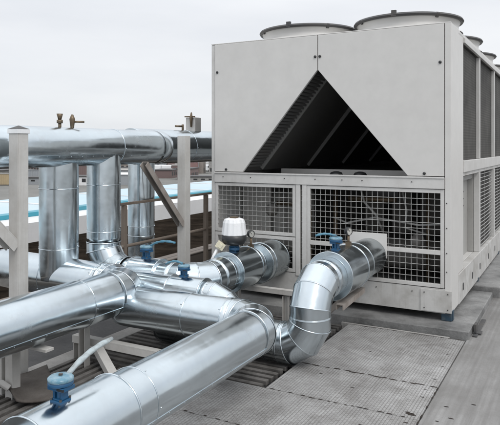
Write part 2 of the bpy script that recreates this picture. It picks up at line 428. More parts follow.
for x in (-1.97, -1.74): MB().lathe([(.065,0),(.065,.02),(.05,.045),(.02,.055),(.0005,.056)], (x, 5.30, 1.171), (0,0,1), 24).build('grommet', M['black'], CH)
MB().box(-3.07, -.96, 12.40, 12.44, .12, 2.43).build('rear_panel', M['panel'], CH)
# top deck
m = MB(); m.box(CX0, CX1-.002, 5.021, CY1, ZT-.03, ZT); m.box(CX0, CX1, 4.995, 5.019, ZT-.004, ZT+.004)
m.build('fan_deck', M['panel'], CH, .003)
MB().box(-.905, -.880, 5.60, CY1, ZT-.075, ZT-.032).build('eaves_rail', M['panel_rail'], CH, .003)
# side: upper coil panels
mull = [5.60, 6.62, 7.86, 9.08, 10.3, 11.5, 12.4]
MB().box(-.965, -.930, 5.60, 12.4, 1.33, ZT-.076).build('side_coil', M['coil'], CH)
MB().box(CX0-.0, CX0+.03, 5.07, 12.4, 1.33, ZT-.076).build('side_coil', M['coil'], CH)
for y in mull[1:-1]: MB().box(-.929, -.893, y-.03, y+.03, 1.33, ZT-.076).build('mullion', M['panel_rail'], CH, .003)
MB().box(-.955, -.885, 5.602, 12.4, 1.225, 1.328).build('side_rail', M['panel_rail'], CH, .004)
MB().box(-1.0, -.90, 5.602, 12.4, 1.19, 1.223).build('side_rail', M['base_rail'], CH, .003)
MB().box(CX0, -3.09, 5.07, 12.4, .374, 1.328).build('side_panel', M['panel'], CH, .003)
# lower side: white cabinet in a recess, then louvres
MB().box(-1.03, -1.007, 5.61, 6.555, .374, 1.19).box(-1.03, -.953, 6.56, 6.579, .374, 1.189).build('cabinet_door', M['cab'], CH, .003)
for i in range(3):
    for j in range(3): MB().box(-1.0075, -1.005, 6.08+.1*j, 6.12+.1*j, 1.0-.07*i, 1.012-.07*i).build('door_vent', M['darkgrey'], CH)
for y in mull[1:-1]: MB().box(-.952, -.893, y-.04, y+.03, .374, 1.188).build('mullion', M['panel_rail'], CH, .003)
for a, b in zip(mull[1:-1], mull[2:]):
    MB().box(-.98, -.950, a+.035, b-.045, .376, 1.187).build('lower_coil', M['coil'], CH)
    m = MB(); z = .40
    while z < 1.17: m.sweep([(-.925, a+.03, z), (-.918, (a+b)/2, z), (-.925, b-.04, z)], .0045, 6, False); z += .04
    y = a+.03
    while y < b: m.sweep([(-.930, y, .378), (-.930, y, 1.185)], .003, 6, False); y += .3
    m.build('guard_grille', M['wire'], CH)
MB().box(-1.03, -.956, 5.602, 6.558, .352, .3735).build('recess_sill', M['panel_rail'], CH, .002)
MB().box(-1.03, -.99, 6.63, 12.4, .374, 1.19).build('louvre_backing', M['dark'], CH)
# vague machinery behind the mesh
MB().box(-3.08, -1.17, 7.0, 7.05, .12, 1.13).build('inner_wall', M['coil_in'], CH)
MB().box(-3.07, -.96, 5.07, 12.4, .118, .14).build('inner_floor', M['floor_in'], CH)
m = MB()
m.sweep([(-2.75, 5.75, .35), (-2.75, 5.75, .92)], .17, 28); m.lathe([(.17,0),(.12,.06),(.0005,.08)], (-2.75,5.75,.92)); m.build('compressor', M['post'], CH)
m = MB(); m.sweep([(-2.45, 5.6, .45), (-2.45, 5.6, .98)], .13, 28); m.lathe([(.13,0),(.1,.05),(.0005,.06)], (-2.45,5.6,.98)); m.build('compressor', M['post'], CH)
m = MB(); m.sweep([(-2.1, 5.9, .42), (-1.0, 5.9, .42)], .14, 28); m.build('evaporator_drum', M['evap'], CH)
m = MB(); m.sweep([(-2.05, 5.5, .14), (-2.05, 5.5, 1.12)], .022, 12); m.sweep([(-1.9, 5.45, .97), (-1.45, 5.45, .97)], .022, 12); m.sweep([(-1.2, 5.6, .14), (-1.2, 5.6, 1.12)], .018, 12); m.sweep([(-2.6,5.35,.9),(-2.3,5.35,.9),(-2.25,5.35,.85),(-2.25,5.35,.3)], .02, 12)
m.build('refrigerant_tube', M['brass'], CH)
MB().box(-1.75, -1.45, 5.5, 5.6, .95, 1.04).build('terminal_box', M['darkgrey'], CH, .004); MB().box(-3.07, -2.75, 5.5, 5.53, .35, 1.1).build('terminal_box', M['post'], CH, .004)
m = MB(); m.sweep([(-1.75, 5.32, 1.1),(-1.7,5.30,.95),(-1.6,5.3,.85),(-1.55,5.35,.7)], .010, 8); m.sweep([(-1.35,5.25,1.1),(-1.3,5.22,.9),(-1.32,5.25,.75),(-1.15,5.3,.7)], .008, 8); m.sweep([(-2.0,5.3,.8),(-1.85,5.26,.76),(-1.6,5.28,.82),(-1.2,5.25,.78),(-1.0,5.25,.8)], .009, 8)
m.build('wiring', M['coilframe'], CH)
for q in ((-2.62,5.3,.84),(-1.25,5.42,.62)): MB().lathe([(.06,0),(.06,.05),(.04,.06),(.04,.09),(.0005,.091)], q, (0,-1,0), 24).build('round_fitting', M['evap'], CH)
for i in range(3): MB().box(-2.05+.3*i, -1.85+.3*i, 6.4, 6.5, .55, 1.05).build('electrical_enclosure', M['evap'], CH, .004)
# isolator feet
for (x, y) in ((-.925, 5.06), (-.925, 6.45), (-3.1, 5.06), (-.925, 8.2), (-3.1, 6.45)):
    z0 = .056 if y < 6.2 else .10
    m = MB(); m.box(x-.045, x+.035, y-.05, y+.05, z0, ZB); m.box(x+.0, x+.042, y-.03, y+.03, z0, ZB+.02)
    m.build('isolator_foot', M['footblue'], CH, .003)
# fans
def fan(x, y, par):
    o = MB().lathe([(.475,0),(.468,.012),(.440,.03),(.438,.06),(.448,.09),(.462,.108),(.457,.111),(.440,.09),(.43,.06),(.43,.0)], (x, y, ZT), (0,0,1), 64).build('fan', M['panel'], par, org=(x, y, ZT))
    o.location = Vector((x, y, ZT)) - base_of(par)
    g = MB()
    for R, z in ((.466,.113),(.36,.128),(.24,.138),(.12,.144)): g.ring((x,y,ZT+z), (0,0,1), R, .017 if R > .4 else .004, 64, 6)
    for k in range(24):
        a = 2*PI*k/24; c, s = math.cos(a), math.sin(a)
        g.sweep([(x+c*r, y+s*r, ZT+z) for r, z in ((.466,.113),(.36,.128),(.24,.138),(.10,.144))], .0035, 5, False)
    for k in range(4):
        a = PI/4+k*PI/2; g.bar((x+.45*math.cos(a), y+.45*math.sin(a), ZT+.09), (x+.475*math.cos(a), y+.475*math.sin(a), ZT+.125), .025, .02)
    g.box(x-.02, x+.02, y-.48, y-.455, ZT+.10, ZT+.15)
    gd = g.build('fan_guard', M['darkgrey'], None, org=(x, y, ZT)); gd.location = (0,0,0); gd.parent = o
    b = MB()
    for k in range(7):
        a = 2*PI*k/7; Mx = Matrix.Translation((x, y, ZT+.04)) @ Matrix.Rotation(a, 4, 'Z') @ Matrix.Rotation(.5, 4, 'X')
        b.box(.1, .42, -.07, .07, -.003, .003, Mx)
    b.lathe([(.11,-.05),(.11,.06),(.08,.08),(.0005,.085)], (x, y, ZT+.01)); bl = b.build('fan_blades', M['darkgrey'], None, org=(x, y, ZT)); bl.location = (0,0,0); bl.parent = o
    return o
F0 = fan(-1.36, 5.50, CH)
for x in (-1.36, -2.33):
    for j in range(6):
        if x == -1.36 and j == 0: continue
        c = copy_tree(F0, CH); c.location = Vector((x, 5.50+1.2*j, ZT)) - base_of(CH)

# ------------------------------------------------------------------ pipework
_sd = [0.0]
def straight(par, p0, p1, r, seams=(), name='straight_section', mat='pipe', caps=True, n=72, wob=.0016):
    p0 = Vector(p0); p1 = Vector(p1); L = (p1-p0).length; k = max(2, int(L/.035)); _sd[0] += 3.7
    m = MB(); m.sweep([p0.lerp(p1, i/k) for i in range(k+1)], r, n, caps, True, wob, _sd[0])
    ax = (p1-p0).normalized()
    for t in seams: m.ring(p0.lerp(p1, t), ax, r+.0002, .0030, n, 8)
    # longitudinal lap seam
    u = Vector((0,0,1)) if abs(ax.z) < .9 else Vector((1,0,0)); w = ax.cross(u).normalized(); dr = (w*math.cos(.5)-u*math.sin(.5))
    m.bar(p0+dr*(r+.0005), p1+dr*(r+.0005), .003, .02, dr.cross(ax))
    k = int(L/.11)
    for i in range(1, k):
        q = p0.lerp(p1, i/k)+dr*r; m.lathe([(.004,0),(.003,.004),(.0004,.0045)], q, dr, 8)
    for t in seams:
        for j in range(5):
            al = 2*PI*j/5+.4; d2 = (u*math.cos(al)+w*math.sin(al)).normalized(); m.lathe([(.004,0),(.003,.004),(.0004,.0045)], p0.lerp(p1,t)+ax*.014+d2*r, d2, 8)
    return m.build(name, M[mat], par)
def elbow(par, corner, din, dout, R, r, g=4, mat='pipe', name='elbow', n=72, beads=True):
    """gored (lobster-back) elbow of g mitred rings; din/dout unit vectors of travel"""
    c = Vector(corner); din = Vector(din).normalized(); dout = Vector(dout).normalized()
    a = din.angle(dout); T = R*math.tan(a/2); start = c - din*T
    nb = (dout - din*dout.dot(din)).normalized(); cen = start + nb*R
    m = MB(); axis = din.cross(nb).normalized()
    def pt(th): return cen - nb*R*math.cos(th) + din*R*math.sin(th)
    def tg(th): return din*math.cos(th) + nb*math.sin(th)
    th = [0]+[a*(i+.5)/g for i in range(g)]+[a]
    rings = []
    # mitre planes sit at th[1..g]; the ring end circles are projected on them
    joints = [0]+[a*(i+.5)/g for i in range(g)]+[a]
    for j in range(g+1):
        t0, t1 = joints[j], joints[j+1]; tm = a*j/g; d = tg(tm); q = pt(tm)
        loops = []
        for tt, end in ((t0, 0), (t1, 1)):
            nrm = tg(tt); base = pt(tt); lp = []
            for k in range(n):
                al = 2*PI*k/n; off = (d.cross(axis).normalized()*math.cos(al) + axis*math.sin(al))*(r + (.0012*(j % 2) if beads else 0))
                p = q + off; s = (base-p).dot(nrm)/d.dot(nrm); lp.append(p+d*s)
            loops.append(lp)
        b = loops[0]+loops[1]; m.add(b, [(k, (k+1) % n, n+(k+1) % n, n+k) for k in range(n)], True)
        lap = beads
        if beads:
            # raised swaged bead along the joint
            for lp, tt in ((loops[0], t0),) + (((loops[1], t1),) if j == g else ()):
                ctr = pt(tt); bm_ = []
                for k in range(n):
                    o_ = (lp[k]-ctr).normalized(); nn = tg(tt)
                    for (du, dv) in ((0,-.005),(.0026,-.0025),(.0026,.0025),(0,.005)): bm_.append(lp[k]+o_*du+nn*dv)
                fs = []
                for k in range(n):
                    k2 = (k+1) % n
                    for e in range(3): fs.append((k*4+e, k*4+e+1, k2*4+e+1, k2*4+e))
                m.add(bm_, fs, True)
    return m.build(name, M[mat], par)
def sleeve(par, p0, p1, r, taper0=0, taper1=0, rr=None, name='valve_sleeve', mat='pipe', beads=True):
    p0 = Vector(p0); p1 = Vector(p1); ax = (p1-p0).normalized(); L = (p1-p0).length; rr = rr or r*.75
    prof = [(rr, 0)]
    prof += [(r, .002 if not taper0 else taper0)]
    k = 8
    for i in range(1, k): prof.append((r, (taper0 or .002)+(L-(taper0 or .002)-(taper1 or .002))*i/k))
    prof += [(r, L-(taper1 or .002)), (rr, L)]
    m = MB()
    # sharp shoulder: separate loops
    m.lathe(prof[:2], p0, ax, 72); m.lathe(prof[1:-1], p0, ax, 72); m.lathe(prof[-2:], p0, ax, 72)
    if beads:
        m.ring(p0+ax*(prof[1][1]+.004), ax, r, .0042, 72); m.ring(p0+ax*(prof[-2][1]-.004), ax, r, .0042, 72)
    return m.build(name, M[mat], par)

def valve(par, pos, lever_pts, s=1.0, up=(0,0,1)):
    """round-headed hand valve with a lever: sub-parts of the pipe run"""
    x, y, z = pos
    m = MB()
    m.box(x-.030*s, x+.030*s, y-.030*s, y+.030*s, z-.02, z+.008*s)
    m.box(x-.024*s, x+.024*s, y-.024*s, y+.024*s, z+.008*s, z+.014*s)
    m.lathe([(.016*s,.0),(.016*s,.05*s)], (x,y,z), n=20)
    for a in (-1, 1):
        m.box(x+a*.021*s-.005*s, x+a*.021*s+.005*s, y-.018*s, y+.018*s, z+.012*s, z+.052*s)
    m.box(x-.040*s, x+.046*s, y-.034*s, y+.034*s, z+.050*s, z+.066*s)
    m.lathe([(.02*s,.066*s),(.046*s,.066*s),(.052*s,.070*s),(.052*s,.080*s),(.049*s,.084*s)], (x,y,z), n=40)
    v = m.build('hand_valve', M['blue'], par, .0015)
    m = MB(); m.lathe([(.048*s,.083*s),(.053*s,.086*s),(.053*s,.096*s),(.046*s,.102*s),(.02*s,.1045*s),(.0005,.105*s)], (x,y,z), n=40)
    m.build('valve_cap', M['palblue'], v)
    MB().lathe([(.009*s,.10*s),(.009*s,.112*s),(.0005,.1125*s)], (x,y,z), n=6, smooth=False).build('nut', M['darkgrey'], v)
    for a in (-1, 1):
        for b in (-1, 1): MB().lathe([(.0055*s,.008*s),(.0055*s,.016*s),(.0005,.0165*s)], (x+a*.026*s, y+b*.026*s, z), n=6, smooth=False).build('nut', M['darkgrey'], v)
    m = MB(); m.box(x+.012*s, x+.048*s, y-.028*s, y-.0345*s, z+.053*s, z+.063*s); m.build('notch', M['black'], v)
    P = [Vector(p) for p in lever_pts]; pts = []
    for i in range(13):
        t = i/12; pts.append(P[0]*(1-t)**2 + P[1]*2*t*(1-t) + P[2]*t*t)
    lm = MB()
    for a, b in zip(pts[:-1], pts[1:]): pass
    for a, b in zip(pts[:-1], pts[1:]): pass
    side = (pts[-1]-pts[0]).cross(Vector((0,0,1))).normalized(); vs = []; fs = []
    for i, p in enumerate(pts):
        t = (pts[min(i+1,12)]-pts[max(i-1,0)]).normalized(); u_ = side.cross(t).normalized(); wd = (.010+.007*min(1, i/4))*s*(.6 if i == 12 else 1); h = .009*s
        for k in range(10):
            al = 2*PI*k/10; vs.append(p+side*wd*math.cos(al)+u_*h*math.sin(al)*(1+.25*math.sin(i*2.1)))
    for i in range(12):
        for k in range(10): fs.append((i*10+k, i*10+(k+1) % 10, (i+1)*10+(k+1) % 10, (i+1)*10+k))
    fs += [tuple(range(10))[::-1], tuple(range(120,130))]; lm.add(vs, fs, True)
    lm.build('lever', M['lever'] if s == .88 else M['leverblue'], v)
    return v
def gauge(par, foot, top, nrm, R=.032):
    m = MB(); m.sweep([foot, top], .009, 10); m.box(foot[0]-.018, foot[0]+.018, foot[1]-.018, foot[1]+.018, foot[2]+.0, foot[2]+.035)
    st = m.build('gauge', M['brass'], par)
    n_ = Vector(nrm).normalized(); c = Vector(top)+Vector((0,0,R*.8))
    MB().lathe([(.0005,-.02),(R*.9,-.02),(R,-.012),(R,.012),(R*.9,.016),(R*.9,.011)], c, n_, 28).build('gauge_body', M['black'], st)
    m = MB(); m.lathe([(R*.9,.010),(.0005,.0101)], c, n_, 28); m.build('gauge_dial', M['dial'], st)
    a = n_.cross(Vector((0,0,1))).normalized(); b = a.cross(n_)
    m = MB(); m.bar(c+n_*.0125, c+n_*.0125+(a*.5+b*.6)*R*.8, .003, .002, n_)
    for k in range(9):
        th = -.8+k*(PI+1.6)/8; e = a*math.cos(th)+b*math.sin(th); m.bar(c+n_*.0125+e*R*.68, c+n_*.0125+e*R*.84, .002, .002, n_)
    m.build('gauge_marks', M['black'], st)

X, Y, Z = Vector((1,0,0)), Vector((0,1,0)), Vector((0,0,1))
r = .135
# --- foreground run: comes along Y, elbow, turns to -X
x3, y2, z3 = -1.65, 3.21, .385
PA = thing('insulated_pipe', 'thick foreground metal-clad pipe with blue valve, nearest the camera', 'pipe', (x3, 2.0, 0), 'metal clad chilled water pipes')
sleeve(PA, (x3, 1.43, z3), (x3, 1.885, z3), .148, rr=.10)
straight(PA, (x3, -1.2, z3), (x3, 1.45, z3), .118, (.2, .6, .9))
straight(PA, (x3, 1.87, z3), (x3, y2-.2, z3), r, (.12,))
elbow(PA, (x3, y2, z3), Y, -X, .2, r, 3)
straight(PA, (x3-.2, y2, z3), (-2.72, y2, z3-.01), r, (.04, .36,))
valve(PA, (x3, 1.60, z3+.146), [(x3+.0, 1.63, z3+.225), (x3-.01, 1.74, z3+.285), (x3-.01, 1.885, z3+.29)], .88)

# --- left foreground run
x1, z1, y1 = -2.74, .468, 3.31
PB = thing('insulated_pipe', 'thick metal-clad pipe entering at the left edge and turning left behind the post', 'pipe', (x1, 2.5, 0), 'metal clad chilled water pipes')
straight(PB, (x1, -1.0, z1), (x1, y1-.22, z1), .148, (.3, .62, .93))
elbow(PB, (x1, y1, z1), Y, -X, .22, .148, 3)
straight(PB, (x1-.22, y1, z1), (-5.2+1.15, y1, z1+.02), .147, (.05, .5))

# --- riser pipe R into the chiller, right-hand
xr, yr, zr = -1.557, 3.70, .53
PR = thing('insulated_pipe', 'metal-clad pipe bending down from the chiller front and away along the floor', 'pipe', (xr, 4.0, 0), 'metal clad chilled water pipes')
straight(PR, (xr, 4.99, zr), (xr, 4.58, zr), .150, (.96,), mat='pipe_dull')
sleeve(PR, (xr, 4.60, zr), (xr, 4.44, zr), .163, rr=.13, mat='pipe_dull')
sleeve(PR, (xr, 4.44, zr), (xr, 4.05, zr), .172, rr=.13)
straight(PR, (xr, 4.07, zr), (xr, yr+.2, zr), r+.004, (), mat='pipe')
elbow(PR, (xr, yr, zr), -Y, -Z, .20, r, 3)
straight(PR, (xr, yr, zr-.20), (xr, yr, .335), r, ())
elbow(PR, (xr, yr, .135), -Z, -X, .20, r, 3, mat='pipe')
straight(PR, (xr-.20, yr, .135), (-2.75, yr, .13), r, (.1, .6), mat='pipe_dull')
valve(PR, (xr, 4.18, zr+.17), [(xr, 4.20, zr+.265), (xr-.07, 4.16, zr+.30), (xr-.135, 4.12, zr+.27)], .92)
gauge(PR, (xr+.02, 4.40, zr+.165), (xr+.02, 4.40, zr+.255), (.9,-.45,0))

# --- headers
xh, zh = -3.36, 1.45
PH = thing('header_pipe', 'large upper header pipe carried overhead by the left posts', 'pipe', (xh, 3.2, zh-.14), 'overhead header pipes')
straight(PH, (xh, .2, zh), (xh, 4.36, zh), .146, (.30, .868), n=96)
MB().sweep([(xh-.22+.22*math.cos(PI/2*q/24), 4.36+.22*math.sin(PI/2*q/24), zh) for q in range(25)], .1465, 96, False).build('elbow', M['pipe'], PH)
straight(PH, (xh-.22, 4.58, zh), (xh-.75, 4.58, zh), .146)
m = MB(); b = (xh, 3.25)
m.sweep([(xh,3.25,1.58),(xh,3.25,1.63)], .012, 12); m.sweep([(xh,3.25,1.625),(xh,3.25,1.65)], .022, 8); m.sweep([(xh,3.25,1.65),(xh,3.25,1.695)], [.012,.024], 12)
m.build('air_vent', M['brass'], PH)
m = MB(); m.sweep([(xh,3.375,1.58),(xh,3.375,1.66),(xh,3.375,1.695)], [.012,.022,.008], 12); m.sweep([(xh,3.375,1.64),(xh+.03,3.41,1.64),(xh+.06,3.44,1.64)], .008, 8)
m.build('drain_cock', M['brass'], PH)
xh2 = -3.62
PH2 = thing('header_pipe', 'second overhead header pipe, seen between the far post and the chiller', 'pipe', (xh2, 6.5, 1.28), 'overhead header pipes')
straight(PH2, (xh2, 4.36, 1.455), (xh2, 11.0, 1.455), .168, (.13, .5), n=96)
m = MB(); m.box(xh2-.06, xh2+.06, 5.34, 5.46, 1.61, 1.765); m.build('vent_housing', M['post'], PH2, .008)
m = MB(); m.sweep([(xh2+.02,5.325,1.66),(xh2+.02,5.325,1.76),(xh2+.02,5.33,1.815)], [.010,.018,.007], 10); m.box(xh2-.065,xh2+.065,5.325,5.335,1.765,1.777); m.build('vent_valve', M['brass'], PH2)
m = MB(); m.sweep([(xh2,5.20,1.61),(xh2,5.20,1.685)], .012, 10); m.sweep([(xh2,5.20,1.665),(xh2-.03,5.11,1.665)], .010, 10); m.build('drain_cock', M['brass'], PH2)

# --- risers from the header
def riser(x, y, zb, zt, rr, lab, seams):
    t = thing('riser_pipe', lab, 'pipe', (x, y, 0), 'vertical riser pipes')
    straight(t, (x, y, zb), (x, y, zt), rr, seams, wob=.0022)
    return t
R1 = riser(-3.42, 3.30, .47, 1.43, .143, 'vertical metal-clad riser nearest the white square post', (.24, .70))
R2 = riser(-3.36, 3.72, .69, 1.43, .133, 'middle vertical riser bending at its foot toward the chiller', (.12, .62))
R3 = riser(xh2-.03, 4.56, -.05, 1.40, .125, 'rear vertical riser standing behind the brown railing', (.46, .52))

# --- N1: from middle riser to chiller
yn, zn, xn = 3.72, .45, -2.454
PN = thing('insulated_pipe', 'metal-clad pipe with the white valve actuator entering the chiller front', 'pipe', (xn, 4.2, 0), 'metal clad chilled water pipes')
elbow(PN, (-3.36, yn, zn), -Z, X, .24, r, 3)
straight(PN, (-3.12, yn, zn), (xn-.2, yn, zn), r-.004, (.3,))
sleeve(PN, (-3.05, yn, zn), (-2.78, yn, zn), .146, rr=.12)
elbow(PN, (xn, yn, zn), X, Y, .2, r, 3)
straight(PN, (xn, yn+.2, zn), (xn, 4.14, zn), r+.005, (.6,))
sleeve(PN, (xn, 4.12, zn), (xn, 4.46, zn), .165, rr=.14)
sleeve(PN, (xn, 4.46, zn), (xn, 4.60, zn), .14, taper1=.05, rr=.10)
sleeve(PN, (xn, 4.62, zn-.01), (xn, 4.70, zn-.01), .172, rr=.10)
straight(PN, (xn, 4.68, zn-.01), (xn, 4.99, zn-.015), .165, (.9,), mat='pipe_dull')
valve(PN, (-2.93, yn, zn+.144), [(-2.90, yn+.01, zn+.235), (-2.82, yn+.02, zn+.30), (-2.68, yn+.03, zn+.275)], .95)
gauge(PN, (xn+.02, 4.50, zn+.14), (xn+.02, 4.50, zn+.24), (.9,-.45,0))
# actuator
ax_, ay_ = xn, 4.25
m = MB(); m.box(ax_-.03, ax_+.03, ay_-.03, ay_+.03, zn+.15, zn+.20); m.lathe([(.045,.0),(.045,.02),(.025,.025),(.025,.06)], (ax_,ay_,zn+.17), n=20)
AC = m.build('actuator', M['blue'], PN, .002)
m = MB(); m.lathe([(.04,.0),(.085,.015),(.1,.04),(.102,.085),(.0005,.086)], (ax_,ay_,zn+.205), n=32); m.build('actuator_base', M['black'], AC)
m = MB(); prof = [(.098,0),(.1,.004),(.088,.10),(.078,.125),(.05,.135),(.0005,.137)]; n_ = 48; vs = []; fs = []
for rr_, h in prof:
    for k in range(n_):
        a = 2*PI*k/n_; q = rr_*(1+.022*(1 if k % 4 < 2 else -1)*(rr_ > .06)); vs.append((ax_+q*math.cos(a), ay_+q*math.sin(a), zn+.29+h))
for i in range(len(prof)-1):
    for k in range(n_): fs.append((i*n_+k, i*n_+(k+1) % n_, (i+1)*n_+(k+1) % n_, (i+1)*n_+k))
m.add(vs, fs, False); m.build('actuator_cover', M['white'], AC)
m = MB(); m.box(ax_-.025, ax_+.03, ay_-.03, ay_+.02, zn+.425, zn+.436); m.build('position_indicator', M['brass'], AC)
Mx = Matrix.Translation((ax_-.07, ay_-.10, zn+.21)) @ Matrix.Rotation(.5, 4, 'Z') @ Matrix.Rotation(.6, 4, 'Y')
m = MB(); m.box(-.035, .035, -.02, .02, -.028, .028, Mx); m.box(-.015, .015, -.028, -.02, -.018, .018, Mx); m.build('cable_connector', M['cream'], AC, .003)
o = MB().sweep([(ax_-.095, ay_-.11, zn+.18), (ax_-.13, ay_-.13, zn+.10), (ax_-.17, ay_-.12, zn+.0), (ax_-.19, ay_-.10, zn-.15), (ax_-.19, ay_-.05, zn-.44)], .011, 12).build('control_cable', M['white'], AC)

# --- N2: small bypass between the two
PS = thing('insulated_pipe', 'short slimmer metal-clad bypass with blue valve behind the foreground bend', 'pipe', (-2.3, 3.46, 0), 'metal clad chilled water pipes')
ys_, zs_ = 3.462, .44
straight(PS, (-2.85, ys_, zs_+.01), (-2.48, ys_, zs_+.01), .095)
sleeve(PS, (-2.50, ys_, zs_), (-2.22, ys_, zs_), .117, rr=.09)
elbow(PS, (-1.98, ys_, zs_-.0), X, -Z, .22, .100, 4)
straight(PS, (-2.22, ys_, zs_), (-2.18, ys_, zs_), .100)
valve(PS, (-2.40, ys_, zs_+.115), [(-2.41, ys_, zs_+.20), (-2.47, ys_-.01, zs_+.235), (-2.54, ys_-.02, zs_+.19)], .80)
straight(PS, (-1.98, ys_, zs_-.22), (-1.98, ys_, .20), .098)

# ------------------------------------------------------------------ steel supports
def post(x, y, z1_, lab, cap):
    t = thing('steel_post', lab, 'post', (x, y, ZF), 'upright posts carrying the header')
    w = .042; m = MB()
    m.box(x-w, x+w, y-w, y-w+.008, ZF, z1_); m.box(x+w-.008, x+w, y-w+.0085, y+w, ZF, z1_)
    m.box(x-w, x-w+.008, y-w+.0085, y+w, ZF, z1_); m.box(x-w+.008, x+w-.008, y+w-.008, y+w-.0005, ZF, z1_)
    m.build('post_shaft', M['post'], t, .003)
    MB().box(x-.10, x+.10, y-.10, y+.10, ZF, ZF+.012).build('base_plate', M['post'], t, .002)
    if cap:
        m = MB(); a = w+.006; m.box(x-a, x+a, y-a, y+a, z1_-.02, z1_+.008); m.build('post_cap', M['white'], t, .002)
        m = MB(); m.add([(x-a,y-a,z1_+.009),(x+a,y-a,z1_+.009),(x+a,y+a,z1_+.009),(x-a,y+a,z1_+.009),(x,y,z1_+.032)], [(0,1,4),(1,2,4),(2,3,4),(3,0,4),(3,2,1,0)]); m.build('cap_pyramid', M['darkgrey'], t)
    return t
P1 = post(-3.13, 2.68, 1.555, 'pale square steel post with a pyramid cap at the left edge', True)
P2 = post(-3.12, 4.50, 1.55, 'pale grey steel post just left of the chiller', False)
def chan(m, p0, p1, w=.07, h=.05):   # C-channel profile bar
    p0, p1 = Vector(p0), Vector(p1); t = (p1-p0).normalized(); up = Vector((0,0,1)) if abs(t.z) < .9 else Vector((0,1,0))
    a = t.cross(up).normalized(); b = a.cross(t)
    m.bar(p0+b*h/2, p1+b*h/2, w, .006, b); m.bar(p0+a*(w/2-.003)-b*.0, p1+a*(w/2-.003), .006, h-.007, b); m.bar(p0-a*(w/2-.003), p1-a*(w/2-.003), .006, h-.007, b)
m = MB(); chan(m, (-3.12, 3.93, 1.31), (-3.12, 4.46, .75), .062, .05); o = m.build('diagonal_brace', M['bracegrey']); tag(o, 'grey-brown weathered diagonal brace rising from the grey post near the chiller', 'brace')
m = MB(); chan(m, (-3.13, 2.1, 1.36), (-3.13, 2.635, .82), .075, .07); o = m.build('diagonal_brace', M['post']); tag(o, 'diagonal brace at the left edge meeting the capped post', 'brace')
# low beams under the pipes
def frame(name, label, segs, mat='post', w=.055, h=.05):
    m = MB()
    for a, b in segs: chan(m, a, b, w, h)
    o = m.build(name, M[mat]); tag(o, label, 'support'); return o
frame('pipe_support', 'pale channel beam and leg on the slats behind the blue foreground valve', [((-3.06,3.10,.13),(-1.9,3.10,.13)), ((-2.80,3.05,.10),(-2.46,2.86,-.02)), ((-3.03,3.10,-.03),(-3.03,3.10,.10)), ((-2.90,3.02,-.02),(-2.90,3.02,.30))])
frame('pipe_support', 'horizontal channel on a leg under the pipe with the white actuator', [((-2.62,4.55,.245),(-1.93,4.55,.245)), ((-2.13,4.55,-.03),(-2.13,4.55,.215)), ((-2.6,4.55,-.03),(-2.6,4.55,.215))], h=.04)
frame('pipe_support', 'brownish channel arm under the valve of the right-hand pipe', [((-1.47,4.02,.325),(-1.50,4.60,.325)), ((-1.58,4.52,.30),(-1.9,4.52,-.02))], mat='bracegrey', h=.04)
m = MB(); m.box(-3.03, -2.97, 2.42, 2.48, ZF, .30); m.box(-2.94, -2.88, 2.42, 2.48, ZF, .30); m.box(-3.03, -2.61, 2.42, 2.48, .301, .318); m.sweep([(-2.97,2.40,.06),(-2.92,2.38,.09),(-2.88,2.40,.06)], .02, 8)
o = m.build('pipe_support', M['post'], bevel=.002); tag(o, 'short rusty twin-post stand under the pipe at the left edge', 'support')
# worn board on the slats
m = MB(); n1, n2 = 14, 10
vs = []; 
for i in range(n1+1):
    for j in range(n2+1):
        u, v = i/n1, j/n2; A, B, C_, D = Vector((-2.74,2.33)), Vector((-2.58,2.50)), Vector((-3.04,2.83)), Vector((-3.08,2.50)); q = (A*(1-u)+B*u)*(1-v)+(D*(1-u)+C_*u)*v; x, y = q; vs.append((x, y, .02+.022*noise.noise(Vector((x*6,y*6,1)))+.03*(1-u)**4))
fs = [(i*(n2+1)+j, (i+1)*(n2+1)+j, (i+1)*(n2+1)+j+1, i*(n2+1)+j+1) for i in range(n1) for j in range(n2)]
m.add(vs, fs, True); o = m.build('rubber_mat', M['board']); md = o.modifiers.new('Solid','SOLIDIFY'); md.thickness = .012
tag(o, 'brown worn rubber mat lying on the slats by the foreground valve', 'mat')
# railing
RL = thing('steel_railing', 'thin rusty brown railing running along the roof edge behind the pipes', 'railing', (-3.47, 6, ZF))
xl = -3.47
MB().bar((xl,4.04,.955), (xl,11,.955), .03, .022).build('top_rail', M['brace'], RL, .003)
MB().sweep([(xl,4.04,.585),(xl,11,.585)], .014, 12).build('middle_rail', M['brace'], RL)
for y in (4.10, 5.41, 6.72, 8.03, 9.34, 10.65): MB().box(xl-.02, xl+.02, y-.02, y+.02, ZF, .943).build('railing_post', M['brace'], RL, .003)

# ------------------------------------------------------------------ beyond the roof
NB = thing('neighbour_building', 'low building with white roof and turquoise edge beyond the railing', 'building', (-20, 30, -8))
MB().box(-13.6, -12.5, -20, 70, -8, -.52).build('white_roof', M['whiteroof'], NB)
MB().box(-14.0, -13.61, -20, 70, -8, -.40).build('fascia', M['cyan'], NB)
m = MB(); m.box(-18.0, -14.01, -20, 70, -8, -.43); o = m.build('skylight_roof', M['paleblue'], NB)
m = MB()
for k in range(22): m.box(-18.0, -14.0, -18+4*k, -17.85+4*k, -.429, -.40)
m.build('roof_rib', M['whiteroof'], NB)
o = MB().box(-12.49, -4.4, -20, 60, -8, -1.03).build('flat_roof_building', M['darkroof']); tag(o, 'dark flat roof between the railing and the white roof', 'building')
t = thing('roof_mast', 'short grey mast with green fitting on the white roof beyond the railing', 'mast', (-13.3, 22.6, -.52))
MB().sweep([(-13.3,22.6,-.52),(-13.3,22.6,.35)], .06, 10).build('pole', M['post'], t)
MB().bar((-13.3,22.6,.1),(-12.8,23.1,-.5), .05, .05).build('strut', M['black'], t)
